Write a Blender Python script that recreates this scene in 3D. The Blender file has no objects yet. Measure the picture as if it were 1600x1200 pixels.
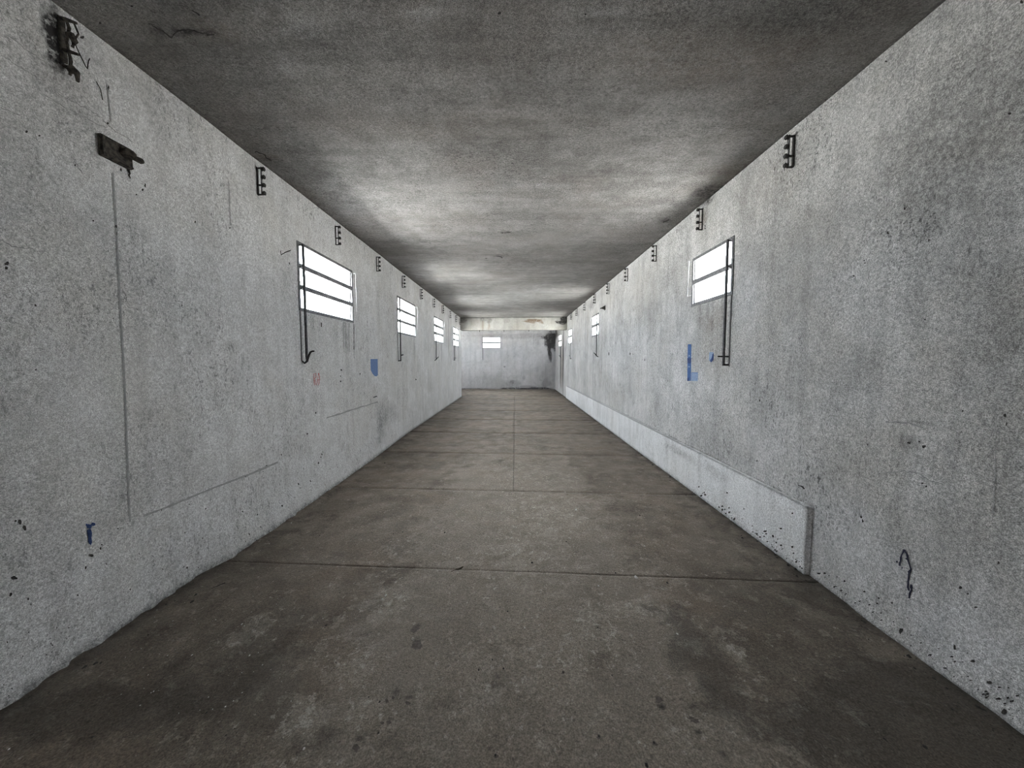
import bpy, math
import numpy as np
from mathutils import Vector

# ------------------------------------------------------------------ camera, light, exposure
S = bpy.context.scene
COL = S.collection
F, PITCH, YAW, CAMZ = 580.0, math.atan(37 / 580.0), 5 / 580.0, 1.5
cam_d = bpy.data.cameras.new('camera')
cam_d.sensor_width = 36.0
cam_d.lens = F / 1600 * 36.0
cam_d.clip_start = 0.02
cam = bpy.data.objects.new('camera', cam_d)
cam.location = (0, 0, CAMZ)
cam.rotation_euler = (math.pi / 2 - PITCH, 0, YAW)
COL.objects.link(cam)
S.camera = cam

S.view_settings.view_transform = 'Standard'
S.view_settings.look = 'None'
S.view_settings.gamma = 1.0
S.view_settings.use_curve_mapping = False
S.view_settings.exposure = 0.0
S.cycles.max_bounces = 10
S.cycles.diffuse_bounces = 7
S.cycles.transparent_max_bounces = 12
S.cycles.filter_width = 1.0
S.cycles.sample_clamp_indirect = 20.0

world = bpy.data.worlds.new('overcast_sky')
S.world = world
world.use_nodes = True
wn, wl = world.node_tree.nodes, world.node_tree.links
wn.clear()
w_out = wn.new('ShaderNodeOutputWorld')
w_bg = wn.new('ShaderNodeBackground')
w_tc = wn.new('ShaderNodeTexCoord')
w_sep = wn.new('ShaderNodeSeparateXYZ')
w_rmp = wn.new('ShaderNodeValToRGB')
w_rmp.color_ramp.elements[0].position = 0.47
w_rmp.color_ramp.elements[0].color = (1.32, 1.265, 1.20, 1)      # sunlit ground
w_rmp.color_ramp.elements[1].position = 0.52
w_rmp.color_ramp.elements[1].color = (0.70, 0.725, 0.775, 1)      # overcast sky
w_map = wn.new('ShaderNodeMapRange')
w_map.inputs[1].default_value = -1
w_map.inputs[2].default_value = 1
wl.new(w_tc.outputs['Generated'], w_sep.inputs[0])
wl.new(w_sep.outputs['Z'], w_map.inputs[0])
wl.new(w_map.outputs[0], w_rmp.inputs[0])
wl.new(w_rmp.outputs[0], w_bg.inputs[0])
w_bg.inputs[1].default_value = 74.0
wl.new(w_bg.outputs[0], w_out.inputs[0])

# ------------------------------------------------------------------ the room's measures (metres)
XL, XR, ZC = -2.22, 2.06, 3.22          # long walls and ceiling
Y0, YB, YE = -3.2, 15.0, 19.3           # rear wall, beam, far wall
YLEND = 15.32                           # where the left wall ends
XA = -4.6                               # side wall of the recess beyond the beam
SK = -0.055                             # cross joints, beam and far wall run a little askew
BBX, BBZ, BBY0, BBY1 = 2.025, 0.485, 2.53, 14.75
WL = [(3.83, 5.11), (7.02, 8.30), (10.20, 11.48), (13.35, 14.60)]
WR = [(3.58, 4.40), (9.22, 10.04), (13.62, 14.52), (16.62, 17.70)]
WLZ, WRZ = (2.01, 2.715), (2.12, 2.67)
WBX, WBZ = (-1.72, -0.76), (2.13, 2.70)
FILL_DOORX, FILL_DOORZ = (-.45, .45), 2.1       # unseen doorway behind the viewer, added to light the near walls
FILL_ALC_W = (16.4, 18.2)

cp, sp, cy, sy = math.cos(PITCH), math.sin(PITCH), math.cos(YAW), math.sin(YAW)
FW = np.array([-sy * cp, cy * cp, -sp])
RT = np.array([cy, sy, 0.0])
UP = np.cross(RT, FW)
CAM = np.array([0, 0, CAMZ])


def at(px, py, ax, val):
    """a photo pixel as a point on the plane axis = val"""
    d = FW * F + RT * (px - 800) + UP * (600 - py)
    return CAM + d * ((val - CAM[ax]) / d[ax])


# ------------------------------------------------------------------ noise in numpy
def _hash(ix, iy, seed):
    n = (ix * 374761393 + iy * 668265263 + seed * 362437) & 0xFFFFFFFF
    n = ((n ^ (n >> 13)) * 1274126177) & 0xFFFFFFFF
    return ((n ^ (n >> 16)) & 0xFFFF) / 65535.0


def vnoise(x, y, seed=0):
    xi, yi = np.floor(x).astype(np.int64), np.floor(y).astype(np.int64)
    fx, fy = x - xi, y - yi
    fx, fy = fx * fx * (3 - 2 * fx), fy * fy * (3 - 2 * fy)
    a, b = _hash(xi, yi, seed), _hash(xi + 1, yi, seed)
    c, d = _hash(xi, yi + 1, seed), _hash(xi + 1, yi + 1, seed)
    return (a + (b - a) * fx) * (1 - fy) + (c + (d - c) * fx) * fy


def fbm(x, y, o=4, seed=0):
    t, a, s = 0, 0.5, 0
    for k in range(o):
        t = t + a * vnoise(x * 2 ** k, y * 2 ** k, seed + k * 17)
        s += a
        a *= 0.5
    return t / s


def sstep(a, b, x):
    t = np.clip((x - a) / (b - a), 0, 1)
    return t * t * (3 - 2 * t)


# ------------------------------------------------------------------ tags and meshes
def tag(o, label=None, cat=None, group=None, kind=None):
    if label:
        o['label'] = label
    if cat:
        o['category'] = cat
    if group:
        o['group'] = group
    if kind:
        o['kind'] = kind
    return o


def link(name, me, mat=None, parent=None):
    o = bpy.data.objects.new(name, me)
    COL.objects.link(o)
    if mat is not None and me is not None:
        me.materials.clear()
        me.materials.append(mat)
    if parent is not None:
        o.parent = parent
    return o


def empty(name, loc=(0, 0, 0), rz=0.0, parent=None):
    o = bpy.data.objects.new(name, None)
    o.empty_display_size = 0.1
    COL.objects.link(o)
    o.location = loc
    o.rotation_euler = (0, 0, rz)
    if parent is not None:
        o.parent = parent
    return o


def copy_tree(o, parent=None):
    c = o.copy()
    COL.objects.link(c)
    c.parent = parent
    for ch in o.children:
        copy_tree(ch, c)
    return c


class MB:
    """collects shapes for one mesh"""
    def __init__(self):
        self.v, self.f = [], []

    def add(self, vs, fs):
        n = len(self.v)
        self.v += [tuple(map(float, p)) for p in vs]
        self.f += [tuple(i + n for i in f) for f in fs]
        return self

    def box(self, x0, x1, y0, y1, z0, z1, bev=0.0):
        x0, x1 = min(x0, x1), max(x0, x1)
        if bev <= 0:
            vs = [(x, y, z) for z in (z0, z1) for y in (y0, y1) for x in (x0, x1)]
            return self.add(vs, [(0, 2, 3, 1), (4, 5, 7, 6), (0, 1, 5, 4), (2, 6, 7, 3), (0, 4, 6, 2), (1, 3, 7, 5)])
        b = min(bev, (x1 - x0) * .45, (y1 - y0) * .45, (z1 - z0) * .45)

        def ring(z, i):
            a = b if i else 0
            return [(x0 + a + b * (1 - (i > 0)) * 0, y0 + a, z), (x1 - a, y0 + a, z), (x1 - a, y1 - a, z), (x0 + a, y1 - a, z)]
        vs = ring(z0, 1) + ring(z0 + b, 0) + ring(z1 - b, 0) + ring(z1, 1)
        fs = [(3, 2, 1, 0), (12, 13, 14, 15)]
        for k in range(3):
            for i in range(4):
                j = (i + 1) % 4
                fs.append((4 * k + i, 4 * k + j, 4 * k + 4 + j, 4 * k + 4 + i))
        return self.add(vs, fs)

    def tube(self, pts, r, n=8, cap=True):
        pts = [Vector(p) for p in pts]
        rs = r if isinstance(r, (list, tuple)) else [r] * len(pts)
        vs, fs = [], []
        ref = None
        for i, p in enumerate(pts):
            d = (pts[min(i + 1, len(pts) - 1)] - pts[max(i - 1, 0)]).normalized()
            if ref is None:
                ref = Vector((0, 0, 1)) if abs(d.z) < .9 else Vector((1, 0, 0))
            a = d.cross(ref)
            if a.length < 1e-5:
                a = d.orthogonal()
            a.normalize()
            b = d.cross(a).normalized()
            ref = b.cross(d) * -1 if False else ref
            for k in range(n):
                t = 2 * math.pi * k / n
                vs.append(p + a * math.cos(t) * rs[i] + b * math.sin(t) * rs[i])
        m = len(pts)
        for i in range(m - 1):
            for k in range(n):
                k2 = (k + 1) % n
                fs.append((i * n + k, i * n + k2, (i + 1) * n + k2, (i + 1) * n + k))
        if cap:
            fs.append(tuple(range(n - 1, -1, -1)))
            fs.append(tuple((m - 1) * n + k for k in range(n)))
        return self.add(vs, fs)

    def mesh(self, name, smooth=False):
        me = bpy.data.meshes.new(name)
        me.from_pydata(self.v, [], self.f)
        if smooth:
            me.polygons.foreach_set('use_smooth', [True] * len(me.polygons))
        me.update()
        return me

    def build(self, name, mat, parent=None, smooth=False):
        return link(name, self.mesh(name, smooth), mat, parent)


# ------------------------------------------------------------------ procedural materials
class NT:
    def __init__(self, name):
        self.m = bpy.data.materials.new(name)
        self.m.use_nodes = True
        self.n, self.l = self.m.node_tree.nodes, self.m.node_tree.links
        self.n.clear()
        self.out = self.n.new('ShaderNodeOutputMaterial')
        self.pos = self.n.new('ShaderNodeNewGeometry').outputs['Position']

    def put(self, sock, v):
        if isinstance(v, bpy.types.NodeSocket):
            self.l.new(v, sock)
        elif isinstance(v, (tuple, list)) and len(v) == 3 and sock.type == 'RGBA':
            sock.default_value = (*v, 1)
        else:
            sock.default_value = v

    def math(self, op, a, b=0.0, clamp=False):
        n = self.n.new('ShaderNodeMath')
        n.operation = op
        n.use_clamp = clamp
        self.put(n.inputs[0], a)
        self.put(n.inputs[1], b)
        return n.outputs[0]

    def vec(self, s):
        n = self.n.new('ShaderNodeVectorMath')
        n.operation = 'MULTIPLY'
        self.l.new(self.pos, n.inputs[0])
        n.inputs[1].default_value = s
        return n.outputs[0]

    def noise(self, scale, detail=4, rough=.55, stretch=None, dist=0.0):
        n = self.n.new('ShaderNodeTexNoise')
        self.l.new(self.vec(stretch) if stretch else self.pos, n.inputs['Vector'])
        n.inputs['Scale'].default_value = scale
        n.inputs['Detail'].default_value = detail
        n.inputs['Roughness'].default_value = rough
        n.inputs['Distortion'].default_value = dist
        return n.outputs['Fac']

    def voro(self, scale, feature='F1'):
        n = self.n.new('ShaderNodeTexVoronoi')
        n.feature = feature
        self.l.new(self.pos, n.inputs['Vector'])
        n.inputs['Scale'].default_value = scale
        return n.outputs['Distance']

    def ramp(self, v, a, b, lo=0.0, hi=1.0):
        n = self.n.new('ShaderNodeMapRange')
        n.interpolation_type = 'SMOOTHSTEP'
        self.put(n.inputs[0], v)
        for i, q in zip((1, 2, 3, 4), (a, b, lo, hi)):
            n.inputs[i].default_value = q
        return n.outputs[0]

    def mix(self, f, a, b, mode='MIX'):
        n = self.n.new('ShaderNodeMix')
        n.data_type = 'RGBA'
        n.blend_type = mode
        self.put(n.inputs[0], f)
        self.put(n.inputs[6], a)
        self.put(n.inputs[7], b)
        return n.outputs[2]

    def gray(self, v):
        n = self.n.new('ShaderNodeCombineColor')
        for i in range(3):
            self.l.new(v, n.inputs[i])
        return n.outputs[0]

    def mul(self, c, v):
        return self.mix(1.0, c, self.gray(v), 'MULTIPLY')

    def attr(self, name):
        n = self.n.new('ShaderNodeAttribute')
        n.attribute_name = name
        s = self.n.new('ShaderNodeSeparateColor')
        self.l.new(n.outputs['Color'], s.inputs[0])
        self.alpha = n.outputs['Alpha']
        return s.outputs[0], s.outputs[1], s.outputs[2]

    def bump(self, h, strength, dist):
        n = self.n.new('ShaderNodeBump')
        n.inputs['Strength'].default_value = strength
        n.inputs['Distance'].default_value = dist
        self.l.new(h, n.inputs['Height'])
        return n.outputs[0]

    def principled(self, color, rough=.9, metal=0.0, normal=None, spec=.25):
        p = self.n.new('ShaderNodeBsdfPrincipled')
        self.put(p.inputs['Base Color'], color)
        self.put(p.inputs['Roughness'], rough)
        p.inputs['Metallic'].default_value = metal
        p.inputs['Specular IOR Level'].default_value = spec
        if normal is not None:
            self.l.new(normal, p.inputs['Normal'])
        self.l.new(p.outputs[0], self.out.inputs[0])
        return self.m


def plaster(name, dark, light, warm, stretch, streak, speck, grain=.14, seed_scale=1.0, mark=True, bumpk=.6):
    """lime-washed rough render: broad clouds, vertical runs, peppered grime, grain; placed stains from the mesh"""
    t = NT(name)
    big = t.noise(.9 * seed_scale, 5, .6)
    mid = t.noise(5.5, 8, .72, dist=.2)
    cl = t.math('ADD', t.math('MULTIPLY', big, .5), t.math('MULTIPLY', mid, .5))
    c = t.mix(t.ramp(cl, .36, .62), dark, light)
    c = t.mix(t.ramp(t.noise(1.7, 4, .6), .45, .68, 0, .55), c, warm)
    if mark:
        r, g, b = t.attr('mark')
        wn_ = t.ramp(t.noise(6, 7, .7), .3, .6, .3, 1.0)
        c = t.mix(t.math('MULTIPLY', t.math('MULTIPLY', b, wn_), .75, True), c, (.70, .705, .72))
    st = t.noise(1.0, 5, .6, stretch)
    c = t.mul(c, t.ramp(st, .42, .72, 1.0, 1.0 - streak))
    sm = t.ramp(t.noise(1.3, 4, .6), .38, .66, .15, 1.0)
    s1 = t.ramp(t.noise(52, 6, .80), .535, .62)
    s2 = t.ramp(t.noise(34, 6, .78, (1, 1, .45)), .55, .62)
    c = t.mul(c, t.math('SUBTRACT', 1.0, t.math('MULTIPLY', t.math('MULTIPLY', t.math('MAXIMUM', s1, s2), sm), speck)))
    fine = t.noise(210, 2, .7)
    c = t.mul(c, t.ramp(fine, .3, .7, 1 - grain * 2.6, 1 + grain * 2.4))
    c = t.mul(c, t.ramp(t.noise(75, 4, .75), .3, .7, 1 - grain * 2.0, 1 + grain * 1.7))
    pit = t.ramp(t.voro(7.0), .015, .03, 1.0, 0.0)
    pit = t.math('MULTIPLY', pit, t.ramp(t.noise(2.2, 2), .5, .6))
    c = t.mix(t.math('MULTIPLY', pit, .8), c, (.05, .048, .045))
    if mark:
        brk = t.ramp(t.noise(26, 6, .7), .32, .62, .25, 1.25)
        c = t.mix(t.math('MULTIPLY', g, brk, True), c, (.17, .125, .09))
        c = t.mix(t.math('MULTIPLY', r, brk, True), c, (.035, .034, .034))
    h = t.math('ADD', t.math('MULTIPLY', t.noise(60, 5, .7), .6), t.math('MULTIPLY', t.noise(9, 4, .6), 1.2))
    return t.principled(c, .95, 0, t.bump(h, bumpk, .006), .12)


def concrete_floor(name):
    t = NT(name)
    r, g, b = t.attr('mark')
    big = t.noise(.8, 5, .62)
    mid = t.noise(3.6, 7, .66, dist=.6)
    cl = t.math('ADD', t.math('MULTIPLY', big, .5), t.math('MULTIPLY', mid, .5))
    c = t.mix(t.ramp(cl, .39, .61), (.120, .100, .080), (.205, .174, .142))
    c = t.mix(t.ramp(t.noise(1.4, 4), .48, .68, 0, .5), c, (.205, .160, .122))
    worn = t.math('ADD', t.alpha, t.math('MULTIPLY', t.math('SUBTRACT', t.noise(3.2, 8, .68, dist=.4), .5), 2.6))
    c = t.mix(t.ramp(worn, .30, .72, 0, .46), c, (.268, .236, .199))
    # worn, paler skin that flakes off with hard edges
    flake = t.math('ADD', t.noise(8.5, 9, .74, dist=.25), t.math('MULTIPLY', g, .34))
    c = t.mix(t.ramp(flake, .575, .64, 0, .45), c, (.315, .285, .245))
    chipd = t.math('ADD', t.noise(19, 9, .76, (1, .8, 1), .3), t.math('MULTIPLY', g, .19))
    c = t.mix(t.ramp(chipd, .615, .645, 0, .60), c, (.43, .40, .355))
    # damp, darker patches; near corner also carries painted lens falloff
    damp_vignette = t.math('ADD', t.noise(5.0, 9, .74, dist=.3), t.math('MULTIPLY', r, .5))
    c = t.mix(t.ramp(damp_vignette, .58, .76, 0, .62), c, (.070, .060, .050))
    c = t.mix(t.math('MULTIPLY', b, t.ramp(t.noise(15, 6, .7), .35, .6, .3, 1.1), True), c, (.028, .026, .022))
    fine = t.noise(150, 4, .72)
    c = t.mul(c, t.ramp(fine, .3, .7, .60, 1.4))
    c = t.mul(c, t.ramp(t.noise(60, 5, .75), .3, .7, .72, 1.26))
    s1 = t.ramp(t.noise(38, 6, .75), .56, .66)
    c = t.mul(c, t.math('SUBTRACT', 1.0, t.math('MULTIPLY', s1, .35)))
    h = t.math('ADD', t.math('MULTIPLY', t.noise(45, 5, .7), .5), t.math('MULTIPLY', t.noise(7, 5, .6), 1.0))
    rough = t.ramp(t.noise(5, 4), .3, .7, .62, .9)
    return t.principled(c, rough, 0, t.bump(h, .5, .006), .3)


def simple(name, c1, c2, scale=30, rough=.7, metal=0.0, bumpk=.2, spec=.3):
    t = NT(name)
    n = t.noise(scale, 5, .65)
    c = t.mix(t.ramp(n, .36, .64), c1, c2)
    return t.principled(c, rough, metal, t.bump(n, bumpk, .003), spec)


M = {}
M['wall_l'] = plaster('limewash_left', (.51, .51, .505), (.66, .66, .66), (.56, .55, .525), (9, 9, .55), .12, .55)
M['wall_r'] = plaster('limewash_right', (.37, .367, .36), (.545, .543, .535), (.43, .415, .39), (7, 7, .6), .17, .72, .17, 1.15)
M['wall_b'] = plaster('limewash_far', (.39, .39, .395), (.53, .53, .54), (.44, .43, .42), (5, 5, .6), .14, .4)
M['beam'] = plaster('limewash_beam', (.30, .293, .275), (.41, .402, .38), (.34, .32, .28), (6, 6, .6), .16, .3)
M['plinth'] = plaster('limewash_plinth', (.58, .585, .59), (.76, .765, .77), (.64, .63, .61), (9, 9, .8), .14, .4)
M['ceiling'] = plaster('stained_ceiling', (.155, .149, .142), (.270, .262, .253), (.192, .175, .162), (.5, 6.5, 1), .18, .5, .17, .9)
M['floor'] = concrete_floor('worn_concrete')
M['joint'] = simple('joint_dirt', (.025, .022, .02), (.06, .052, .045), 60, .95)
M['steel'] = simple('dull_steel', (.10, .10, .105), (.20, .20, .205), 40, .6, .5)
M['dark'] = simple('dark_iron', (.022, .021, .021), (.06, .056, .053), 60, .75, .3)
M['rod'] = simple('painted_rod', (.045, .045, .048), (.10, .10, .105), 50, .6, .3)
M['rust'] = simple('black_rust', (.018, .017, .015), (.075, .066, .056), 45, .95, 0, .6)
M['spool'] = simple('grimy_spool', (.014, .013, .013), (.04, .038, .036), 70, .6)
M['blue'] = simple('blue_paint', (.10, .17, .34), (.15, .23, .42), 55, .8)
M['blue_mid'] = simple('mid_blue_paint', (.045, .10, .25), (.08, .155, .33), 55, .8)
M['blue_pale'] = simple('pale_blue_paint', (.17, .25, .40), (.28, .36, .49), 70, .85)
M['blue_dark'] = simple('dark_blue_paint', (.015, .035, .12), (.035, .07, .19), 60, .7)
M['ink'] = simple('blue_black_ink', (.010, .011, .028), (.024, .025, .05), 60, .7)
M['red'] = simple('red_chalk', (.36, .10, .10), (.46, .20, .19), 120, .9)
M['chip'] = simple('dark_chip', (.022, .021, .02), (.06, .055, .05), 60, .95)
M['smudge'] = simple('grey_smudge', (.20, .20, .20), (.32, .32, .32), 70, .95)
M['groove'] = simple('grey_shadow_line', (.27, .27, .27), (.36, .36, .355), 50, .95)
M['plaster_bare'] = simple('bare_mortar', (.17, .135, .10), (.27, .22, .17), 40, .95)
M['wire'] = simple('pale_wire', (.20, .20, .215), (.34, .34, .36), 40, .5, .3)
M['print'] = simple('damp_print', (.070, .060, .050), (.125, .110, .094), 70, .7)
M['leaf'] = simple('dead_leaf', (.03, .024, .016), (.07, .052, .036), 60, .9)
M['flake'] = simple('pale_flake', (.45, .44, .42), (.62, .61, .59), 60, .9)


def glass(name):
    t = NT(name)
    tr = t.n.new('ShaderNodeBsdfTransparent')
    tl = t.n.new('ShaderNodeBsdfTranslucent')
    n = t.noise(9, 5, .6)
    t.put(tr.inputs[0], t.mix(t.ramp(n, .35, .65), (.90, .95, .96), (1, 1, 1)))
    tl.inputs[0].default_value = (.92, .95, .96, 1)
    mx = t.n.new('ShaderNodeMixShader')
    mx.inputs[0].default_value = .22
    t.l.new(tr.outputs[0], mx.inputs[1])
    t.l.new(tl.outputs[0], mx.inputs[2])
    t.l.new(mx.outputs[0], t.out.inputs[0])
    return t.m


M['glass'] = glass('frosted_glass')


# ------------------------------------------------------------------ surfaces as grids that carry their stains
def persp(a, b, k, near=1.35, step=.25, far=.12):
    """grid stations along the room: finer where the photo sees them larger"""
    ys, y = [a], a
    while y < b:
        d = step if y < near - .3 else min(far, k * max(y, .9) ** 2)
        y += d
        ys.append(y)
    ys[-1] = b
    return ys


def merge(vals, extra, lo, hi):
    ex = sorted(e for e in extra if lo <= e <= hi)
    keep = [v for v in vals if all(abs(v - e) > 2e-3 for e in ex)]
    return np.array(sorted(keep + ex))


def grid_mesh(name, us, vs, to_xyz, holes=(), marks=None, flip=False, skirt=None):
    U, V = np.meshgrid(us, vs, indexing='ij')
    P = np.stack(to_xyz(U, V), -1).reshape(-1, 3)
    nu, nv = len(us), len(vs)
    I = np.arange(nu * nv).reshape(nu, nv)
    q = np.stack([I[:-1, :-1], I[1:, :-1], I[1:, 1:], I[:-1, 1:]], -1)
    uc, vc = (us[:-1] + us[1:]) / 2, (vs[:-1] + vs[1:]) / 2
    keep = np.ones((nu - 1, nv - 1), bool)
    for (a, b, c, d) in holes:
        keep &= ~(((uc > a) & (uc < b))[:, None] & ((vc > c) & (vc < d))[None, :])
    q = q[keep]
    if flip:
        q = q[:, ::-1]
    me = bpy.data.meshes.new(name)
    if skirt:
        ring = np.concatenate([I[:, 0], I[-1, 1:], I[-2::-1, -1], I[0, -2:0:-1]])
        low = P[ring] + np.array(skirt)
        k0 = len(P)
        P = np.concatenate([P, low])
        j = np.arange(len(ring))
        j2 = (j + 1) % len(ring)
        q = np.concatenate([q, np.stack([ring[j], ring[j2], k0 + j2, k0 + j], -1)[:, ::-1] if not flip else np.stack([ring[j], ring[j2], k0 + j2, k0 + j], -1)])
    me.vertices.add(len(P))
    me.vertices.foreach_set('co', P.astype(np.float32).ravel())
    me.loops.add(q.size)
    me.loops.foreach_set('vertex_index', q.astype(np.int32).ravel())
    me.polygons.add(len(q))
    me.polygons.foreach_set('loop_start', np.arange(0, q.size, 4, dtype=np.int32))
    me.update(calc_edges=True)
    me.validate()
    if marks is not None:
        R, G, B, *AA = marks(U.ravel(), V.ravel())
        n = len(me.vertices)
        col = np.zeros((n, 4), np.float32)
        col[:, 3] = 1
        m = len(R)
        col[:m, 0], col[:m, 1], col[:m, 2] = np.clip(R, 0, 1.5), np.clip(G, 0, 1.5), np.clip(B, 0, 1.5)
        if AA:
            col[:m, 3] = np.clip(AA[0], 0, 1)
        a = me.attributes.new('mark', 'FLOAT_COLOR', 'POINT')
        a.data.foreach_set('color', col.ravel())
    if not skirt:
        me.polygons.foreach_set('use_smooth', np.ones(len(me.polygons), bool))
    me.update()
    return me


def blob(u, v, cu, cv, ru, rv, k=1.0, soft=1.0, seed=3):
    """an uneven stain about (cu, cv)"""
    w = (fbm(u / ru * 1.3 + cu * 7, v / rv * 1.3 + cv * 5, 3, seed) - .5) * .9
    d = np.sqrt(((u - cu) / ru) ** 2 + ((v - cv) / rv) ** 2) + w
    return k * (1 - sstep(1 - .75 * soft, 1.0 + .15 * soft, d))


def run(u, v, cu, w, ztop, zbot, k=1.0, seed=5):
    """a vertical run of dirty water, fading downwards"""
    off = (fbm(v * 3 + cu * 9, v * 0 + cu, 2, seed) - .5) * w * 1.4
    d = np.abs(u - cu - off) / w
    return k * (1 - sstep(.3, 1.0, d)) * (1 - sstep(zbot, ztop, -v * 1.0 + 0) if False else 1) * sstep(zbot, zbot + (ztop - zbot) * .7, v) * (1 - sstep(ztop, ztop + .02, v))


def pix_blobs(lst, ax, val, iu, iv):
    """(px, py, rx, ry, k) on the photo -> ellipses on the plane"""
    out = []
    for (x, y, rx, ry, k) in lst:
        c, a, b = at(x, y, ax, val), at(x + rx, y, ax, val), at(x, y + ry, ax, val)
        a2, b2 = at(x - rx, y, ax, val), at(x, y - ry, ax, val)
        out.append((c[iu], c[iv], max(abs(a[iu] - a2[iu]), abs(b[iu] - b2[iu])) / 2, max(abs(b[iv] - b2[iv]), 1e-3) / 2, k))
    return out


# ---- left wall
def disp_l(Y, Z):
    """how far the render stands out from the plane of the left wall"""
    d = .007 * (fbm(Y * 1.5, Z * 1.5, 2, 11) - .5)
    foot = (1 - sstep(.02, .34, Z)) * sstep(2.45, 2.72, Y) * (1 - sstep(5.0, 8.0, Y)) * .06
    crumb = (1 - sstep(.0, .09, Z)) * (fbm(Y * 5, Z * 2 + 3, 4, 21) - .35) * .04 * (1 - sstep(4, 7, Y)) + (1 - sstep(.0, .05, Z)) * (fbm(Y * 14, Z * 8, 3, 29) - .4) * .05 * (1 - sstep(3.2, 5, Y))
    return d + foot + np.maximum(crumb, -.004)


LB = pix_blobs([(88, 62, 22, 60, 1.1), (596, 655, 8, 38, .50), (612, 645, 12, 22, .22), (590, 690, 5, 8, .4), (192, 777, 5, 9, .5),
                (675, 600, 12, 20, .15), (140, 340, 30, 20, .12), (30, 250, 40, 120, .12), (100, 160, 110, 60, .16), (250, 180, 90, 60, .14), (60, 60, 120, 80, .14)], 0, XL, 1, 2)
LG = pix_blobs([(415, 240, 14, 8, .3), (240, 110, 60, 60, .12), (100, 130, 60, 60, .12)], 0, XL, 1, 2)
LW = pix_blobs([(300, 820, 130, 70, .45), (600, 690, 70, 40, .3), (120, 950, 120, 80, .45), (440, 540, 40, 60, .35), (676, 496, 5, 5, .9), (700, 600, 25, 25, .35)], 0, XL, 1, 2)


def marks_l(Y, Z):
    R = sum(blob(Y, Z, *b) for b in LB)
    for k, (y, z0, z1, s) in enumerate([(5.03, 2.0, 1.2, .45), (4.86, 2.0, 1.3, .40), (4.95, 2.0, 1.0, .5), (4.76, 2.0, 1.5, .35), (8.2, 2.0, 1.2, .4), (7.9, 2.0, 1.4, .35),
                                        (11.4, 2.0, 1.0, .45), (11.2, 2.0, 1.3, .35), (14.4, 2.0, .9, .5), (14.55, 2.0, 1.1, .4), (6.05, 2.9, 1.3, .2), (12.4, 3.0, .8, .3), (9.2, 3.0, 1.0, .2), (9.6, 3.0, .5, .2), (12.9, 3.0, .3, .25)]):
        R = R + run(Y, Z, y, .014 + .004 * Y.mean() * 0 + .0025 * y, z0, z1, s, 40 + k)
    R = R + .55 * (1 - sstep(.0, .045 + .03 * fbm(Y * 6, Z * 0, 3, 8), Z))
    G = sum(blob(Y, Z, *b) for b in LG)
    W = sum(blob(Y, Z, *b) for b in LW) + .22 * sstep(3.14, 3.2, Z) + .25 * (1 - sstep(.25, .8, Z))
    return R, G, W


yl = merge(persp(Y0, YLEND, .0030), [y for w in WL for y in w], Y0, YLEND)
zl = merge([-.1] + np.linspace(0, ZC, 300).tolist() + [ZC + .08], WLZ, -1, ZC + 1)
holes_l = [(a, b, *WLZ) for a, b in WL]
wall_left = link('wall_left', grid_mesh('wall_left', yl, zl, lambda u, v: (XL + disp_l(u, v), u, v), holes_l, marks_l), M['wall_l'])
tag(wall_left, 'whitewashed long wall with four three-pane windows and a row of racks', 'wall', kind='structure')


# ---- right wall
def disp_r(Y, Z):
    return -.008 * (fbm(Y * 1.7, Z * 1.7, 2, 31) - .5) - (1 - sstep(0, .1, Z)) * (1 - sstep(2.2, 2.5, Y)) * .03 * fbm(Y * 4, Z, 3, 9)


RB = pix_blobs([(1440, 280, 220, 150, .16), (1520, 180, 150, 150, .18), (1250, 370, 60, 50, .08), (1350, 120, 120, 60, .12), (1105, 312, 14, 12, .8), (1100, 345, 10, 20, .25), (1130, 390, 15, 20, .2),  # upper corner: real grime, deepened to paint in lens falloff
                (1100, 690, 55, 35, .22), (1420, 692, 22, 16, .3), (1330, 590, 120, 40, .10), (1010, 490, 26, 30, .16), (1045, 430, 30, 30, .15), (925, 476, 6, 10, .4),
                (882, 500, 3, 12, 1.0), (880, 560, 1.6, 55, 1.0), (876, 575, 1.6, 38, .8), (1560, 520, 60, 60, .12), (1480, 800, 70, 40, .14), (1440, 660, 28, 3, .45), (868, 522, 5, 9, 1.2), (866, 540, 2.5, 14, .8)], 0, XR, 1, 2)
RG = pix_blobs([(1111, 505, 26, 26, .32), (1095, 345, 12, 18, .4), (1190, 300, 60, 60, .14), (1112, 560, 24, 40, .12), (878, 570, 3, 40, .6)], 0, XR, 1, 2)
RW = pix_blobs([(1300, 830, 100, 80, .4), (1450, 960, 130, 70, .45), (1200, 680, 60, 70, .35), (1060, 600, 60, 60, .3), (1170, 450, 18, 60, .3), (960, 560, 30, 40, .25)], 0, XR, 1, 2)


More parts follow.
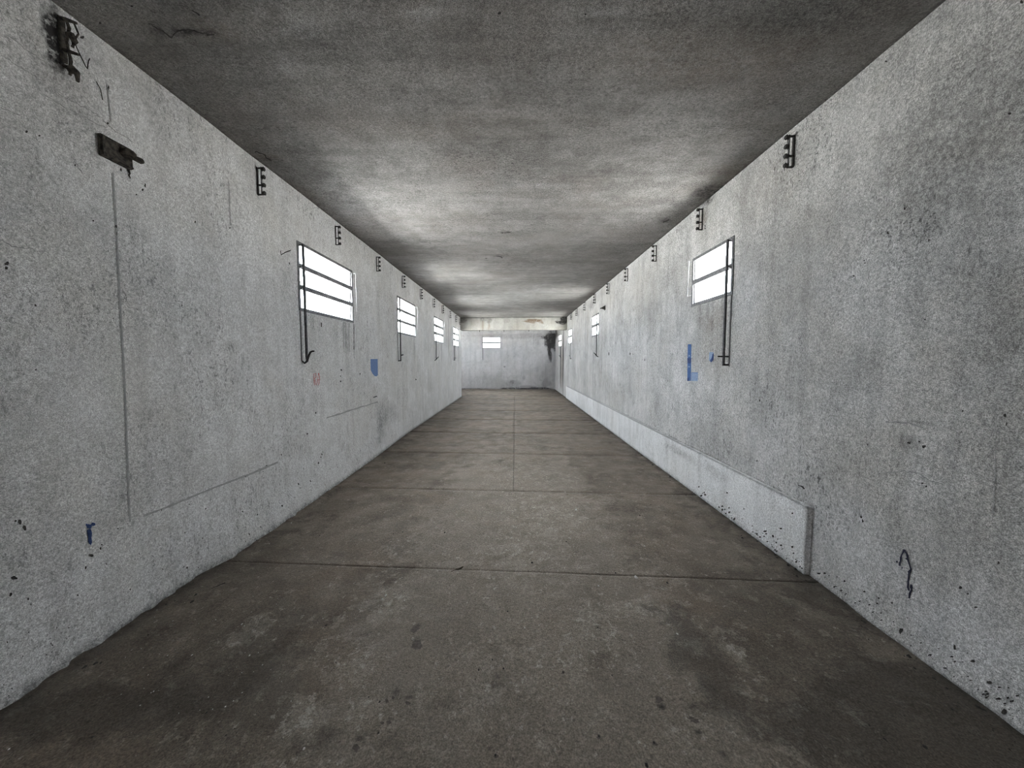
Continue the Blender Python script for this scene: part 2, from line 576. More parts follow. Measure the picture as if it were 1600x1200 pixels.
def marks_r(Y, Z):
    R = sum(blob(Y, Z, *b) for b in RB)
    for k, (y, z0, z1, s) in enumerate([(3.75, 2.11, 1.5, .35), (3.92, 2.11, 1.35, .4), (4.05, 2.11, 1.6, .35), (4.2, 2.11, 1.5, .35), (4.33, 2.11, 1.2, .3),
                                        (9.6, 2.1, 1.5, .3), (9.9, 2.1, 1.3, .35), (14.0, 2.1, 1.5, .4), (5.2, 3.1, .9, .15), (6.2, 3.1, 1.2, .16), (7.2, 3.1, .7, .18), (8.9, 3.1, .6, .2), (11.8, 3.1, .6, .2), (12.9, 3.1, .6, .2)]):
        R = R + run(Y, Z, y, .012 + .003 * y, z0, z1, s, 70 + k)
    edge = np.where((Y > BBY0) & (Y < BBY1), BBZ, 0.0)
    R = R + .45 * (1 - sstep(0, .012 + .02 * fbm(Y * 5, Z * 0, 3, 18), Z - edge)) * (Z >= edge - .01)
    G = sum(blob(Y, Z, *b) for b in RG)
    W = sum(blob(Y, Z, *b) for b in RW) + .2 * sstep(3.14, 3.2, Z) + .25 * (1 - sstep(.3, .9, Z))
    return R, G, W


yr = merge(persp(Y0, YE + .2, .0032), [y for w in WR for y in w], Y0, YE + .2)
zr = merge([-.1] + np.linspace(0, ZC, 300).tolist() + [ZC + .08], WRZ, -1, ZC + 1)
holes_r = [(a, b, *WRZ) for a, b in WR]
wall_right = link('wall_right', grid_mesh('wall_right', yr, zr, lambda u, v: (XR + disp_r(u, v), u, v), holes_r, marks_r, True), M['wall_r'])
tag(wall_right, 'grimy whitewashed long wall with two-pane windows above a low plinth', 'wall', kind='structure')

# ---- far wall of the recess, with the black mould in its corner
BBl = [(1.88, 2.45, .34, .55, 1.3), (1.90, 2.66, .45, .14, 1.2), (1.72, 2.2, .12, .5, 1.1), (1.95, 2.62, .16, .25, 1.2), (1.80, 1.75, .10, .40, 1.0), (1.7, 2.66, .5, .10, .6), (-.1, .28, .45, .26, .26), (-.15, .38, .14, .12, .25), (-.05, .02, .9, .07, .9), (1.2, .03, .7, .08, .9), (.45, .60, .10, .10, .3),
       (.6, .1, .5, .11, .40), (-2.0, .02, 1.5, .05, .5), (-.55, 1.17, .05, .04, .8), (.3, 2.75, 3.0, .14, .25), (1.6, .3, .3, .25, .3)]  # the wide faint band near the top is shade under the beam, painted in


def marks_b(X, Z):
    R = sum(blob(X, Z, *b, .55) for b in BBl)
    W = blob(X, Z, -1.9, 1.5, 1.2, .9, .5) + blob(X, Z, .5, 1.3, 1.0, .5, .35)
    return R, R * 0, W


xb = merge(np.linspace(XA - .05, XR + .05, 170).tolist(), WBX, XA - 1, XR + 1)
zb = merge([-.1] + np.linspace(0, ZC, 90).tolist() + [ZC + .08], WBZ, -1, ZC + 1)
wall_far = link('wall_far', grid_mesh('wall_far', xb, zb, lambda u, v: (u, YE + SK * u + .006 * (fbm(u * 2, v * 2, 2, 5) - .5), v), [(*WBX, *WBZ)], marks_b), M['wall_b'])
tag(wall_far, 'pale far end wall with one window and black mould in its corner', 'wall', kind='structure')

# ---- walls of the recess that opens to the left, and the rear wall behind the viewer
mb = MB()
mb.box(XL - .30, XL - .002, YLEND - .25, YLEND, 0, ZC)
o = mb.build('wall_end', M['wall_b'])
tag(o, 'pale end face of the long wall beside the far recess', 'wall', kind='structure')
mb = MB()
mb.box(XA, XL - .301, YLEND - .25, YLEND + .1, 0, ZC)
o = mb.build('wall_recess', M['wall_b'])
tag(o, 'pale return wall of the far recess', 'wall', kind='structure')
ya = merge(np.linspace(YLEND - .1, YE + .4, 30).tolist(), FILL_ALC_W, YLEND - 1, YE + .4)
za = merge([-.1] + np.linspace(0, ZC, 20).tolist() + [ZC + .08], WLZ, -1, ZC + 1)
o = link('wall_recess_side', grid_mesh('wall_recess_side', ya, za, lambda u, v: (XA + 0 * u, u, v), [(*FILL_ALC_W, *WLZ)]), M['wall_b'])
tag(o, 'pale side wall of the far recess', 'wall', kind='structure')
o = link('wall_rear', grid_mesh('wall_rear', merge(np.linspace(XL, XR, 20).tolist(), FILL_DOORX, XL, XR), merge([-.1] + np.linspace(0, ZC, 16).tolist() + [ZC + .08], [FILL_DOORZ], -1, ZC + 1), lambda u, v: (u, Y0 + 0 * u, v), [(*FILL_DOORX, -1, FILL_DOORZ)]), M['wall_b'])
tag(o, 'plain whitewashed rear wall opposite the beam', 'wall', kind='structure')

# ---- ceiling
CB = pix_blobs([(260, 45, 50, 14, .5), (310, 50, 35, 8, .5), (415, 248, 26, 8, .4), (1110, 300, 26, 14, .7), (1190, 250, 60, 40, .14), (700, 60, 300, 40, .16), (1250, 60, 160, 60, .16),
                (500, 60, 60, 30, .12), (850, 150, 200, 30, .12), (790, 362, 14, 3, .45), (780, 401, 16, 3, .4), (1040, 345, 10, 6, .4), (880, 497, 6, 4, .9), (640, 150, 150, 18, .12), (1000, 290, 130, 10, .12)], 2, ZC, 0, 1)
CG = pix_blobs([(330, 45, 60, 30, .2), (1100, 100, 250, 60, .2), (415, 244, 30, 8, .35), (1150, 270, 50, 30, .2), (690, 200, 200, 30, .10)], 2, ZC, 0, 1)
CW = pix_blobs([(490, 45, 50, 30, .30), (850, 290, 90, 5, .14), (650, 20, 40, 20, .25), (950, 20, 80, 12, .2), (450, 100, 16, 30, .2), (800, 470, 80, 20, .25)], 2, ZC, 0, 1)


def marks_c(X, Y):
    R = sum(blob(X, Y, *b) for b in CB)
    for k, y in enumerate([2.05, 2.7, 3.5, 4.6, 5.9, 7.3, 8.4, 9.8, 11.2, 12.6]):   # dark seams left by the formwork
        R = R + .16 * (1 - sstep(.0, .16, np.abs(Y - y - SK * X - .12 * (fbm(X * 1.2, Y * 0 + k, 2, k) - .5)))) * sstep(.3, .6, fbm(X * .8 + k, Y * 0, 2, k + 3))
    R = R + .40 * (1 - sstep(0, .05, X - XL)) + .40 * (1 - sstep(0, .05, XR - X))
    return R, sum(blob(X, Y, *b) for b in CG), sum(blob(X, Y, *b) for b in CW)


yc = np.array(persp(Y0 - .06, YE + .4, .0034))
xc = np.linspace(XL - .06, XR + .06, 300)
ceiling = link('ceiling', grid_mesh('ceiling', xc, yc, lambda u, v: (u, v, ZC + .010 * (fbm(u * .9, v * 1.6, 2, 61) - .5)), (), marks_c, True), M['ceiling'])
tag(ceiling, 'grey stained plaster ceiling with cross seams', 'ceiling', kind='structure')
o = link('ceiling_recess', grid_mesh('ceiling_recess', np.linspace(XA - .06, XL - .05, 12), np.linspace(YLEND - .1, YE + .4, 14), lambda u, v: (u, v, ZC + 0 * u), (), None, True), M['ceiling'])
tag(o, 'grey ceiling of the far recess', 'ceiling', kind='structure')

# ---- beam across the far end
BMl = [(1.95, 3.12, .16, .16, 1.2), (1.72, 3.02, .16, .07, .8), (1.9, 2.98, .2, .08, .7), (-1.32, 3.14, .14, .10, .35), (-1.05, 3.12, .16, .14, .4), (0, 3.21, 2.2, .03, .6), (-2.15, 3.12, .2, .12, .5), (-.35, 3.1, .2, .12, .15)]
BMg = [(.72, 3.07, .30, .085, .8), (1.0, 3.05, .12, .08, .7), (.62, 3.11, .2, .05, .6), (1.08, 3.0, .06, .05, .7), (.40, 3.06, .14, .015, .9), (1.75, 3.03, .16, .05, .7), (-1.3, 2.9, .04, .26, .6), (-1.06, 2.9, .04, .26, .5), (-1.5, 3.0, .3, .2, .15)]


def marks_m(X, Z):
    return sum(blob(X, Z, *b, .5) for b in BMl), sum(blob(X, Z, *b, .4) for b in BMg), X * 0


bx, bz = np.linspace(XL, XR, 130), np.linspace(2.72, ZC, 30)
beam = link('trim_1', grid_mesh('trim_1', bx, bz, lambda u, v: (u, YB + SK * u, v), (), marks_m, False, (0, .34, 0)), M['beam'])
tag(beam, 'cream concrete beam with peeling brown patches across the far end', 'beam', kind='structure')

# ---- low plinth along the right wall
PB = pix_blobs([(1120, 740, 20, 14, .25), (1060, 705, 30, 8, .3), (1260, 850, 3, 40, .3)], 0, BBX, 1, 2)


def marks_p(Y, Z):
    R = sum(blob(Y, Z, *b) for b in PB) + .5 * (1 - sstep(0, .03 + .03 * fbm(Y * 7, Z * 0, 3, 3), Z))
    R = R + .5 * sstep(BBZ - .016 - .02 * fbm(Y * 3, Z * 0, 3, 13), BBZ, Z)  # the same shadow line, painted into the top of the face
    for k, y in enumerate([4.05, 4.9, 6.1, 7.7, 9.0, 10.4, 11.9]):
        R = R + run(Y, Z, y, .01 + .003 * y, BBZ, .02, .28, 90 + k)
    return R, R * 0, .4 + 0 * R


yp = np.array(persp(BBY0, BBY1, .0034))
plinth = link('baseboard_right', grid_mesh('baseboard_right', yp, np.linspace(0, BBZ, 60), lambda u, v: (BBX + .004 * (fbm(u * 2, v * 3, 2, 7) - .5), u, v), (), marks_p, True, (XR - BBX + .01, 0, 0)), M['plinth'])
tag(plinth, 'low white plastered plinth along the foot of the right wall', 'plinth', kind='structure')

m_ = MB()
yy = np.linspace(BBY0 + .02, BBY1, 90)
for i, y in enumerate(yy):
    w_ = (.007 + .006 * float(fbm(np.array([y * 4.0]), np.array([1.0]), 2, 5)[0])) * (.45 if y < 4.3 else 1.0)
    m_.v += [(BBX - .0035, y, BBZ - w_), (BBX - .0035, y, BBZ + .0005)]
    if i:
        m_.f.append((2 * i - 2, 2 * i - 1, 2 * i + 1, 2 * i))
m_.build('edge_shadow_line', M['groove'], plinth)  # dark strip standing in for the shadow line at the plinth's top edge

# ---- floor: dirt bed with concrete slabs on it
mb = MB()
mb.box(XA - .1, XR + .1, Y0 - .1, YE + .5, -.12, -.012)
floor = mb.build('floor', M['joint'])
tag(floor, 'brown-grey worn concrete floor of large slabs', 'floor', kind='structure')
FD = pix_blobs([(1090, 1020, 60, 70, .55), (1180, 1120, 190, 60, .38), (1400, 1110, 230, 120, .60), (1500, 1180, 160, 80, .6), (1050, 950, 50, 40, .35), (330, 1060, 150, 60, .35), (150, 1150, 260, 80, .5), (430, 990, 90, 60, .26),
                (600, 910, 90, 40, .16), (700, 1120, 60, 40, .22), (640, 1085, 26, 14, .35), (500, 830, 90, 30, .14), (1200, 900, 140, 40, .18), (1010, 800, 160, 50, .12), (500, 1170, 120, 40, .35), (780, 1000, 60, 30, .14), (600, 660, 80, 20, .14), (860, 640, 40, 6, .22), (700, 680, 90, 16, .12)], 2, 0, 0, 1)
FL = pix_blobs([(390, 990, 40, 22, .9), (350, 1020, 50, 26, .5), (460, 1140, 60, 44, .8), (560, 1050, 60, 40, .45), (1010, 945, 50, 26, .8), (1060, 990, 40, 14, .7), (1135, 1002, 20, 12, .9), (930, 960, 60, 60, .5),
                (820, 870, 120, 60, .42), (860, 800, 110, 40, .4), (620, 940, 50, 40, .45), (760, 1080, 200, 110, .30), (1060, 1130, 50, 40, .4), (1310, 1090, 26, 26, .5), (830, 740, 120, 40, .28), (800, 690, 100, 24, .2), (930, 780, 60, 10, .3), (900, 1010, 120, 60, .3), (1230, 1080, 30, 20, .5), (570, 1130, 40, 50, .5)], 2, 0, 0, 1)
FK = pix_blobs([(648, 984, 8, 4, 1.1), (650, 1007, 10, 7, .9), (556, 1168, 9, 7, 1.0), (1030, 1092, 8, 6, .9), (1075, 1090, 12, 6, .5), (1085, 1128, 10, 5, .9), (1120, 1160, 10, 12, .7), (637, 1098, 8, 3, 1.0), (1100, 1060, 12, 16, .35), (615, 1092, 6, 10, .6)], 2, 0, 0, 1)


def marks_f(X, Y):
    R = sum(blob(X, Y, *b) for b in FD)
    G = .62 * sum(blob(X, Y, *b, 1.3) for b in FL) + .06 * (1 - sstep(4, 8, Y)) + .13 * (1 - sstep(.0, .35, np.abs(np.abs(X - .05) - .95))) * (1 - sstep(2.6, 3.6, Y))
    B = sum(blob(X, Y, *b) for b in FK)
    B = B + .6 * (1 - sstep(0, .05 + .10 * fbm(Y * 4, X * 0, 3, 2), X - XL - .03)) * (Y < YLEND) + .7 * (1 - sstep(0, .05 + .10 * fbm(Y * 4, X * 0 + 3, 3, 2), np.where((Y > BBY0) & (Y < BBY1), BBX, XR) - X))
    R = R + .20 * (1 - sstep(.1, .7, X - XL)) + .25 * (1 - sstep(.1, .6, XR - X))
    A = (1 - sstep(.55, 1.15, np.abs(X - .04))) * (.85 - .60 * sstep(3.5, 8, Y)) + .10
    A = A - .5 * blob(X, Y, -.30, 1.58, .25, .13, 1, 1.2) - .4 * blob(X, Y, .35, 1.75, .3, .16, 1, 1.2)
    return R, G, B, A


JY = [Y0 - .1, -2.4, -.8, .86, 2.55, 4.18, 5.86, 7.56, 9.26, 10.96, 12.66, 14.30, 15.65, YE + .45]
for j in range(len(JY) - 1):
    a, b = JY[j], JY[j + 1]
    GAP = .0040 if b < 6 else .0024 if b < 8 else .0014
    CG = .0014
    if j == len(JY) - 2:
        spans = [(XA - .05, XR + .05)]
    elif a > 4.0:
        spans = [(XL - .08, -.02 - CG), (-.02 + CG, XR + .05)]
    else:
        spans = [(XL - .08, XR + .05)]
    for (x0, x1) in spans:
        n = max(6, int((x1 - x0) / (.012 if a < 3 and b > 1 else .02 if a < 6 else .05)))
        ys = np.array(persp(a + GAP, b - GAP, .0036, 1.2, .2, .2))
        us = np.linspace(x0, x1, n)
        tilt = .0015 * (_hash(np.int64(j), np.int64(int(x0 > -1)), 7) - .5)
        me = grid_mesh('slab', us, ys, lambda u, v: (u, v + SK * u, .006 * (fbm(u * 1.1, v * 1.1, 3, 77) - .55) + tilt - .001), (), marks_f, False, (0, 0, -.05))
        link('slab', me, M['floor'], floor)
# the joint nearest the viewer is silted up in the middle of the room
for (xa, xb2) in [(-.92, .42)]:
    us = np.linspace(xa, xb2, 60)
    me = grid_mesh('joint_filling', us, np.array([2.55 - .008, 2.55, 2.55 + .008]), lambda u, v: (u, v + SK * u, -.0025 + .006 * (fbm(u * 1.1, v * 1.1, 3, 77) - .55)), (), marks_f)
    link('joint_filling', me, M['floor'], floor)


# ------------------------------------------------------------------ windows
def reveals(mb, y0, y1, z0, z1, d):
    """the faces of a wall opening, outwards (local x < 0 is outside)"""
    for (A, B) in [((y0, z0), (y1, z0)), ((y1, z0), (y1, z1)), ((y1, z1), (y0, z1)), ((y0, z1), (y0, z0))]:
        mb.add([(0.004, *A), (0.004, *B), (-d, *B), (-d, *A)], [(0, 1, 2, 3)])


def make_window(name, w, h, npane, tilt, rod_end, lever, label, loc, rz, wmat, mirror=False):
    """local frame: x into the room, y along the wall from the rod side, z up from the sill"""
    root = empty(name, loc, rz)
    tag(root, label, 'window', kind='structure')
    s = -1 if mirror else 1
    Yf = (lambda a, b: (min(s * a, s * b), max(s * a, s * b)))
    m = MB()
    reveals(m, *Yf(0, w), 0, h, .15)
    m.build('reveal', wmat, root)
    fw = .030
    m = MB()
    m.box(-.030, .008, *Yf(0, fw), 0, h)
    m.box(-.030, .008, *Yf(w - fw, w), 0, h)
    m.box(-.030, .008, *Yf(fw, w - fw), 0, fw)
    m.box(-.030, .008, *Yf(fw, w - fw), h - fw, h)
    m.build('frame', M['steel'], root)
    ph = (h - 2 * fw) / npane
    for k in range(1, npane):
        z = fw + ph * k
        m = MB()
        hb_ = .024 if loc[1] < 9 else .033
        m.box(-.026, .008, *Yf(fw, w - fw), z - hb_, z + hb_)
        m.build('glazing_bar', M['steel'], root)
    for k in range(npane):
        z1 = fw + ph * (k + 1) - (.022 if k < npane - 1 else 0) - .002
        z0 = fw + ph * k + (.022 if k else 0) + .002
        p = empty('pane', (-.012, 0, z1), 0, root)
        p.rotation_euler = (0, tilt[k % len(tilt)], 0)
        hh = z1 - z0
        m = MB()
        m.box(-.003, .003, *Yf(fw + .006, w - fw - .006), -hh, 0)
        bpy.data.objects.remove(p)
        g = m.build('pane', M['glass'], root)
        g.location = (-.012, 0, z1)
        g.rotation_euler = (0, tilt[k % len(tilt)], 0)
        m = MB()
        e = .010
        m.box(-.006, .006, *Yf(fw + .004, fw + .004 + e), -hh, 0)
        m.box(-.006, .006, *Yf(w - fw - .004 - e, w - fw - .004), -hh, 0)
        m.box(-.006, .006, *Yf(fw + .004 + e, w - fw - .004 - e), -hh, -hh + e)
        m.build('pane_edge', M['steel'], g)
    if rod_end is None:
        return root
    so = .046                                  # the rod stands off the wall
    ry = s * .035
    m = MB()
    m.box(so - .009, so + .009, ry - .010, ry + .010, rod_end, h - .03)
    rod = m.build('lever_rod', M['rod'], root)
    for k in range(npane):                     # short arms from the rod to each pane
        z = fw + ph * (k + .96)
        m = MB()
        m.box(-.01, so - .004, ry - .004, ry + .004, z - .006, z + .006)
        m.build('arm', M['rod'], root)
    m = MB()
    if lever == 'hook':
        pts = [(0.0, ry, rod_end - .02), (.02, ry, rod_end - .04), (.046, ry, rod_end - .02), (.066, ry, rod_end + .035), (.085, ry, rod_end + .075), (.105, ry, rod_end + .085), (.125, ry, rod_end + .085)]
        m.tube(pts, [.008, .010, .012, .011, .010, .009, .008], 8)
    elif lever == 'stub':
        m.box(0.0, so + .008, ry - .010, ry + .010, rod_end - .012, rod_end + .006)
        m.tube([(0.0, ry, rod_end + .075), (.10, ry, rod_end + .078)], .007, 8)
    elif lever == 'short':
        m.box(0.0, so + .008, ry - .010, ry + .010, rod_end - .012, rod_end + .006)
        m.tube([(so, ry, rod_end + .10), (so + .05, ry, rod_end + .11)], .010, 8)
    else:
        m.tube([(0, ry, rod_end - .02), (so, ry, rod_end + .02), (so + .06, ry, rod_end + .09)], [.009, .011, .009], 8)
    m.build('handle', M['dark'], root)
    m = MB()                                   # thin guide wire on the wall behind the rod
    m.tube([(.004, s * .012, rod_end - .02), (.004, s * .010, -.005)], .003, 6)
    m.build('guide_wire', M['rod'], root)
    # stay on the far jamb
    m = MB()
    yj = s * (w - .01)
    m.tube([(.006, yj, h * .93), (.05, yj + s * .002, h * .95), (.055, yj, h * .60), (.056, yj, h * .22), (.008, yj, h * .25)], .0028, 6)
    m.build('stay', M['wire'], root)
    return root


LABL = ['three-pane window with hook handle nearest the rusty lock plate', 'three-pane window just past the blue paint patch, rod with short grip',
        'three-pane window second from the cream beam, rod with bent handle', 'three-pane window closest to the cream beam, long plain rod']
LEV = ['hook', 'short', 'bent', 'stub']
HL, HR = WLZ[1] - WLZ[0], WRZ[1] - WRZ[0]
wid = 1
for k, (a, b) in enumerate(WL):
    make_window('window_%d' % wid, b - a, HL, 3, [[.13, .12, .03], [.16, .12, .10], [.18, .16, .14], [.12, .10, .12]][k], [-.50, -.515, -.50, -.50][k], LEV[k], LABL[k], (XL, a, WLZ[0]), 0, M['wall_l'])
    wid += 1
LABR = ['two-pane window beside the blue painted L mark, long leaning rod', 'two-pane window next to the small horn-shaped bracket',
        'two-pane window right before the cream beam', 'two-pane window of the recess above brown water streaks']
LEVR = ['stub', 'bent', 'short', 'bent']
for k, (a, b) in enumerate(WR):
    make_window('window_%d' % wid, b - a, HR, 2, [[.02, .03], [.06, .05], [.10, .08], [.12, .12]][k], [-.66, -.52, -.56, -.48][k], LEVR[k], LABR[k], (XR, a, WRZ[0]), math.pi, M['wall_r'], True)
    wid += 1
make_window('window_%d' % wid, WBX[1] - WBX[0], WBZ[1] - WBZ[0], 2, [.03, .03], -.6, 'short', 'small two-pane window in the pale far end wall', (WBX[0], YE + SK * WBX[0], WBZ[0]), -math.pi / 2 + math.atan(SK), M['wall_b'])
wid += 1
make_window('window_%d' % wid, FILL_ALC_W[1] - FILL_ALC_W[0], HL, 3, [.1], None, '', 'unseen three-pane window added in the side wall of the far recess', (XA, FILL_ALC_W[0], WLZ[0]), 0, M['wall_b'])  # out of view, added to light the far wall from the left


def portal(name, c, rot, sx, sy):
    l = bpy.data.lights.new(name, 'AREA')
    l.shape = 'RECTANGLE'
    l.size, l.size_y = sx, sy
    l.cycles.is_portal = True
    o = bpy.data.objects.new(name, l)
    COL.objects.link(o)
    o.location = c
    o.rotation_euler = rot
    o['kind'] = 'helper'


for a, b in WL:
    portal('sky_portal', (XL - .16, (a + b) / 2, sum(WLZ) / 2), (0, -math.pi / 2, 0), HL, b - a)
for a, b in WR:
    portal('sky_portal', (XR + .16, (a + b) / 2, sum(WRZ) / 2), (0, math.pi / 2, 0), HR, b - a)
portal('sky_portal', (sum(WBX) / 2, YE + SK * sum(WBX) / 2 + .17, sum(WBZ) / 2), (-math.pi / 2, 0, math.atan(SK)), WBX[1] - WBX[0], WBZ[1] - WBZ[0])
portal('sky_portal', (sum(FILL_DOORX) / 2, Y0 - .16, FILL_DOORZ / 2), (math.pi / 2, 0, 0), FILL_DOORX[1] - FILL_DOORX[0], FILL_DOORZ)
portal('sky_portal', (XA - .16, sum(FILL_ALC_W) / 2, sum(WLZ) / 2), (0, -math.pi / 2, 0), HL, FILL_ALC_W[1] - FILL_ALC_W[0])

# ------------------------------------------------------------------ marks, cracks and chips on the walls
rng = np.random.RandomState(4)


class Surf:
    def __init__(self, ax, val, off, disp, parent):
        self.ax, self.val, self.off, self.disp, self.parent = ax, val, off, disp, parent

    def point(self, px, py):
        p = at(px, py, self.ax, self.val)
        p[self.ax] = self.val + self.off
        if self.disp is not None:
            iu, iv = [i for i in range(3) if i != self.ax]
            p[self.ax] += float(self.disp(np.array([p[iu]]), np.array([p[iv]]))[0])
        return p


def disp_f(X, Y):
    V = Y - SK * X
    return .006 * (fbm(X * 1.1, V * 1.1, 3, 77) - .55) - .001


SL = Surf(0, XL, .0025, disp_l, wall_left)
SR = Surf(0, XR, -.0025, disp_r, wall_right)
SP = Surf(0, BBX, -.0045, None, plinth)
SC = Surf(2, ZC, -.0065, None, ceiling)
SF = Surf(2, 0, .0022, disp_f, floor)


def ribbon(name, pts, w, surf, mat, jit=.6, step=6, label=None):
    """a painted stroke or crack along photo points, w pixels wide there"""
    P = [np.array(p, float) for p in pts]
    Q = []
    for a, b in zip(P[:-1], P[1:]):
        n = max(1, int(np.linalg.norm(b - a) / step))
        Q += [a + (b - a) * k / n for k in range(n)]
    Q.append(P[-1])
    vs, fs = [], []
    for i, q in enumerate(Q):
        d = Q[min(i + 1, len(Q) - 1)] - Q[max(i - 1, 0)]
        d = d / (np.linalg.norm(d) + 1e-9)
        nrm = np.array([-d[1], d[0]])
        q2 = q + nrm * (rng.rand() - .5) * jit * 2 * (0 < i < len(Q) - 1)
        hw = w * .5 * (1 + min(.45, jit) * 2 * (rng.rand() - .5))
        vs += [surf.point(*(q2 - nrm * hw)), surf.point(*(q2 + nrm * hw))]
        if i:
            k = 2 * i
            fs.append((k - 2, k - 1, k + 1, k))
    m = MB()
    m.add(vs, fs)
    o = m.build(name, M[mat], surf.parent)
    if label:
        o['label'] = label
    return o


def chip_into(m, px, py, rx, ry, surf, n=9):
    c = surf.point(px, py)
    vs = [c]
    a0 = rng.rand() * 6
    for k in range(n):
        a = a0 + 2 * math.pi * k / n
        r = .55 + .7 * rng.rand()
        vs.append(surf.point(px + math.cos(a) * rx * r, py + math.sin(a) * ry * r))
    m.add(vs, [(0, 1 + k, 1 + (k + 1) % n) for k in range(n)])


def chip(name, px, py, rx, ry, surf, mat):
    m = MB()
    chip_into(m, px, py, rx, ry, surf)
    return m.build(name, M[mat], surf.parent)


def patch(name, poly, surf, mat, label=None):
    m = MB()
    m.add([surf.point(*p) for p in poly], [tuple(range(len(poly)))])
    o = m.build(name, M[mat], surf.parent)
    if label:
        o['label'] = label
    return o


# left wall: upright joint, broken score lines, blue patch, red lettering, chips
ribbon('wall_joint', [(167, 132), (172, 190)], 2.0, SL, 'groove', .4)
ribbon('wall_joint', [(175, 270), (181, 350), (186, 450), (192, 560), (197, 680), (203, 815)], 3.2, SL, 'groove', 0.12)
ribbon('scratch', [(357, 282), (359, 318), (360, 352)], 1.0, SL, 'smudge', .3)
ribbon('score_line', [(224, 806), (260, 793), (300, 776), (350, 756), (385, 743), (434, 722)], 3.0, SL, 'groove', .3, label='shallow grey score line near the floor')
ribbon('score_line', [(510, 653), (545, 642), (590, 628)], 2.4, SL, 'groove', .5)
ribbon('scratch', [(439, 398), (446, 394), (454, 391)], 1.4, SL, 'chip', .2)
ribbon('scratch', [(438, 392), (439, 399)], 1.0, SL, 'chip', .2)
ribbon('scratch', [(583, 621), (589, 619)], 1.4, SL, 'chip', .2)
ribbon('scratch', [(502, 504), (502, 511)], 1.5, SL, 'chip', .2)
for y0, x in ((530, 552.5), (520, 545), (512, 540), (515, 536)):
    ribbon('drip', [(x, 506 + (x - 552) * .15), (x + .2, y0 + 12), (x + .4, y0 + 30)], .9, SL, 'smudge', .2)
ribbon('drip', [(552.6, 506), (552.8, 530), (552.6, 546)], 1.3, SL, 'chip', .2)
patch('paint_patch', [(578.6, 561), (589.7, 561), (590.3, 586), (588, 588.2), (585, 587.5), (581.5, 583.5), (579, 578)], SL, 'blue', 'solid blue paint patch with a cut corner')
for pts in ([(490, 584), (490.5, 592), (491, 602)], [(490, 584), (493.5, 583.5), (494, 589), (491, 592)], [(494.3, 602), (496.5, 592), (497.5, 583)], [(498, 583), (499.5, 590), (497.5, 602)], [(495.5, 594), (500, 593)], [(492, 593), (493, 601)]):
    ribbon('chalk_letter', pts, 1.0, SL, 'red', .25, 4)
for (x, y, rx, ry) in [(31, 816, 3, 5), (38, 825, 3, 4), (24, 814, 2, 2), (22, 903, 5, 3), (16, 929, 2.5, 3.5), (44, 936, 1.5, 3), (142, 868, 4, 2), (134, 887, 1.5, 3), (157, 857, 1.5, 2), (10, 412, 3, 4), (9, 419, 2.5, 3),
                       (55, 477, 2, 2), (55, 578, 1.5, 1.5), (305, 347, 1.2, 2.6), (222, 297, 2.5, 2), (212, 304, 1.5, 1.5), (226, 290, 1.5, 3), (452, 412, 1.2, 2), (292, 887, 1.8, 2), (116, 258, 1.5, 1.5), (167, 193, 2, 2), (168, 137, 1.5, 4),
                       (533, 578, 1.2, 1.8), (532, 588, 1, 1.3), (532, 596, 1, 1.6), (493, 645, 1.4, 1.8), (480, 678, 1.2, 1.6), (562, 584, .8, 1.6), (127, 58, 4, 2.5), (181, 354, 2, 2.5), (182, 365, 1.5, 3), (284, 477, 1, 1.4), (416, 728, 1.5, 1.5), (107, 981, 1.5, 1.5), (121, 930, 1.3, 1.5),
                       (40, 206, 2, 2.2), (60, 212, 2, 1.6), (145, 345, 1.4, 1.2), (650, 593, 1.2, .9), (359, 356, 1.4, 1.4), (188, 265, 1.5, 3.5)]:
    chip('chip', x, y, rx, ry, SL, 'chip')
for (x, y, rx, ry) in [(139, 823, 5, 4), (140, 832, 4, 8), (141, 843, 3, 8), (145, 819, 4, 2.5), (136, 820, 3, 2)]:
    chip('paint_drip', x, y, rx, ry, SL, 'blue_dark')
for pts in ([(0, 86), (40, 110), (75, 135), (110, 158)], [(10, 55), (50, 84), (95, 115)], [(110, 158), (150, 178), (180, 205), (205, 222)], [(60, 145), (120, 178), (165, 200)], [(0, 168), (30, 180)], [(110, 245), (122, 262), (128, 272)], [(0, 375), (18, 385), (45, 388), (75, 395)]):
    ribbon('crack', pts, 1.0, SL, 'smudge', 1.6, 5)

# right wall: blue L mark, small blue patch, ink run, dots, cracks
patch('paint_mark', [(1075.3, 538), (1080.8, 538), (1080.6, 560), (1080, 582), (1079.6, 595), (1074.2, 595), (1074.8, 565)], SR, 'blue_mid', 'blue painted upright bar of an L mark')
patch('paint_mark', [(1080.2, 582.5), (1091, 582), (1090.6, 595.5), (1080, 595.2)], SR, 'blue_pale', 'pale blue foot of the L mark')
SR2 = Surf(0, XR, -.0040, disp_r, wall_right)
patch('paint_mark', [(1077.5, 553.5), (1079, 557), (1076.2, 557)], SR2, 'blue_pale')
patch('paint_mark', [(1074.6, 559.5), (1081.3, 559.5), (1080, 567.5), (1075.2, 567.5)], SR2, 'blue_dark')
patch('paint_mark', [(1077, 571), (1079, 574), (1075.6, 574)], SR2, 'blue_pale')
patch('paint_mark', [(1074.4, 591), (1077, 590), (1076.8, 595.2), (1074.2, 595.2)], SR2, 'blue_dark')
ribbon('paint_mark', [(1081, 582.6), (1091, 582.4)], 1.2, SR2, 'blue', .1)
patch('paint_mark', [(1109, 550), (1115.6, 550.5), (1115, 562), (1112, 566), (1108, 563), (1108.2, 555)], SR, 'blue_pale', 'small chipped pale blue patch')
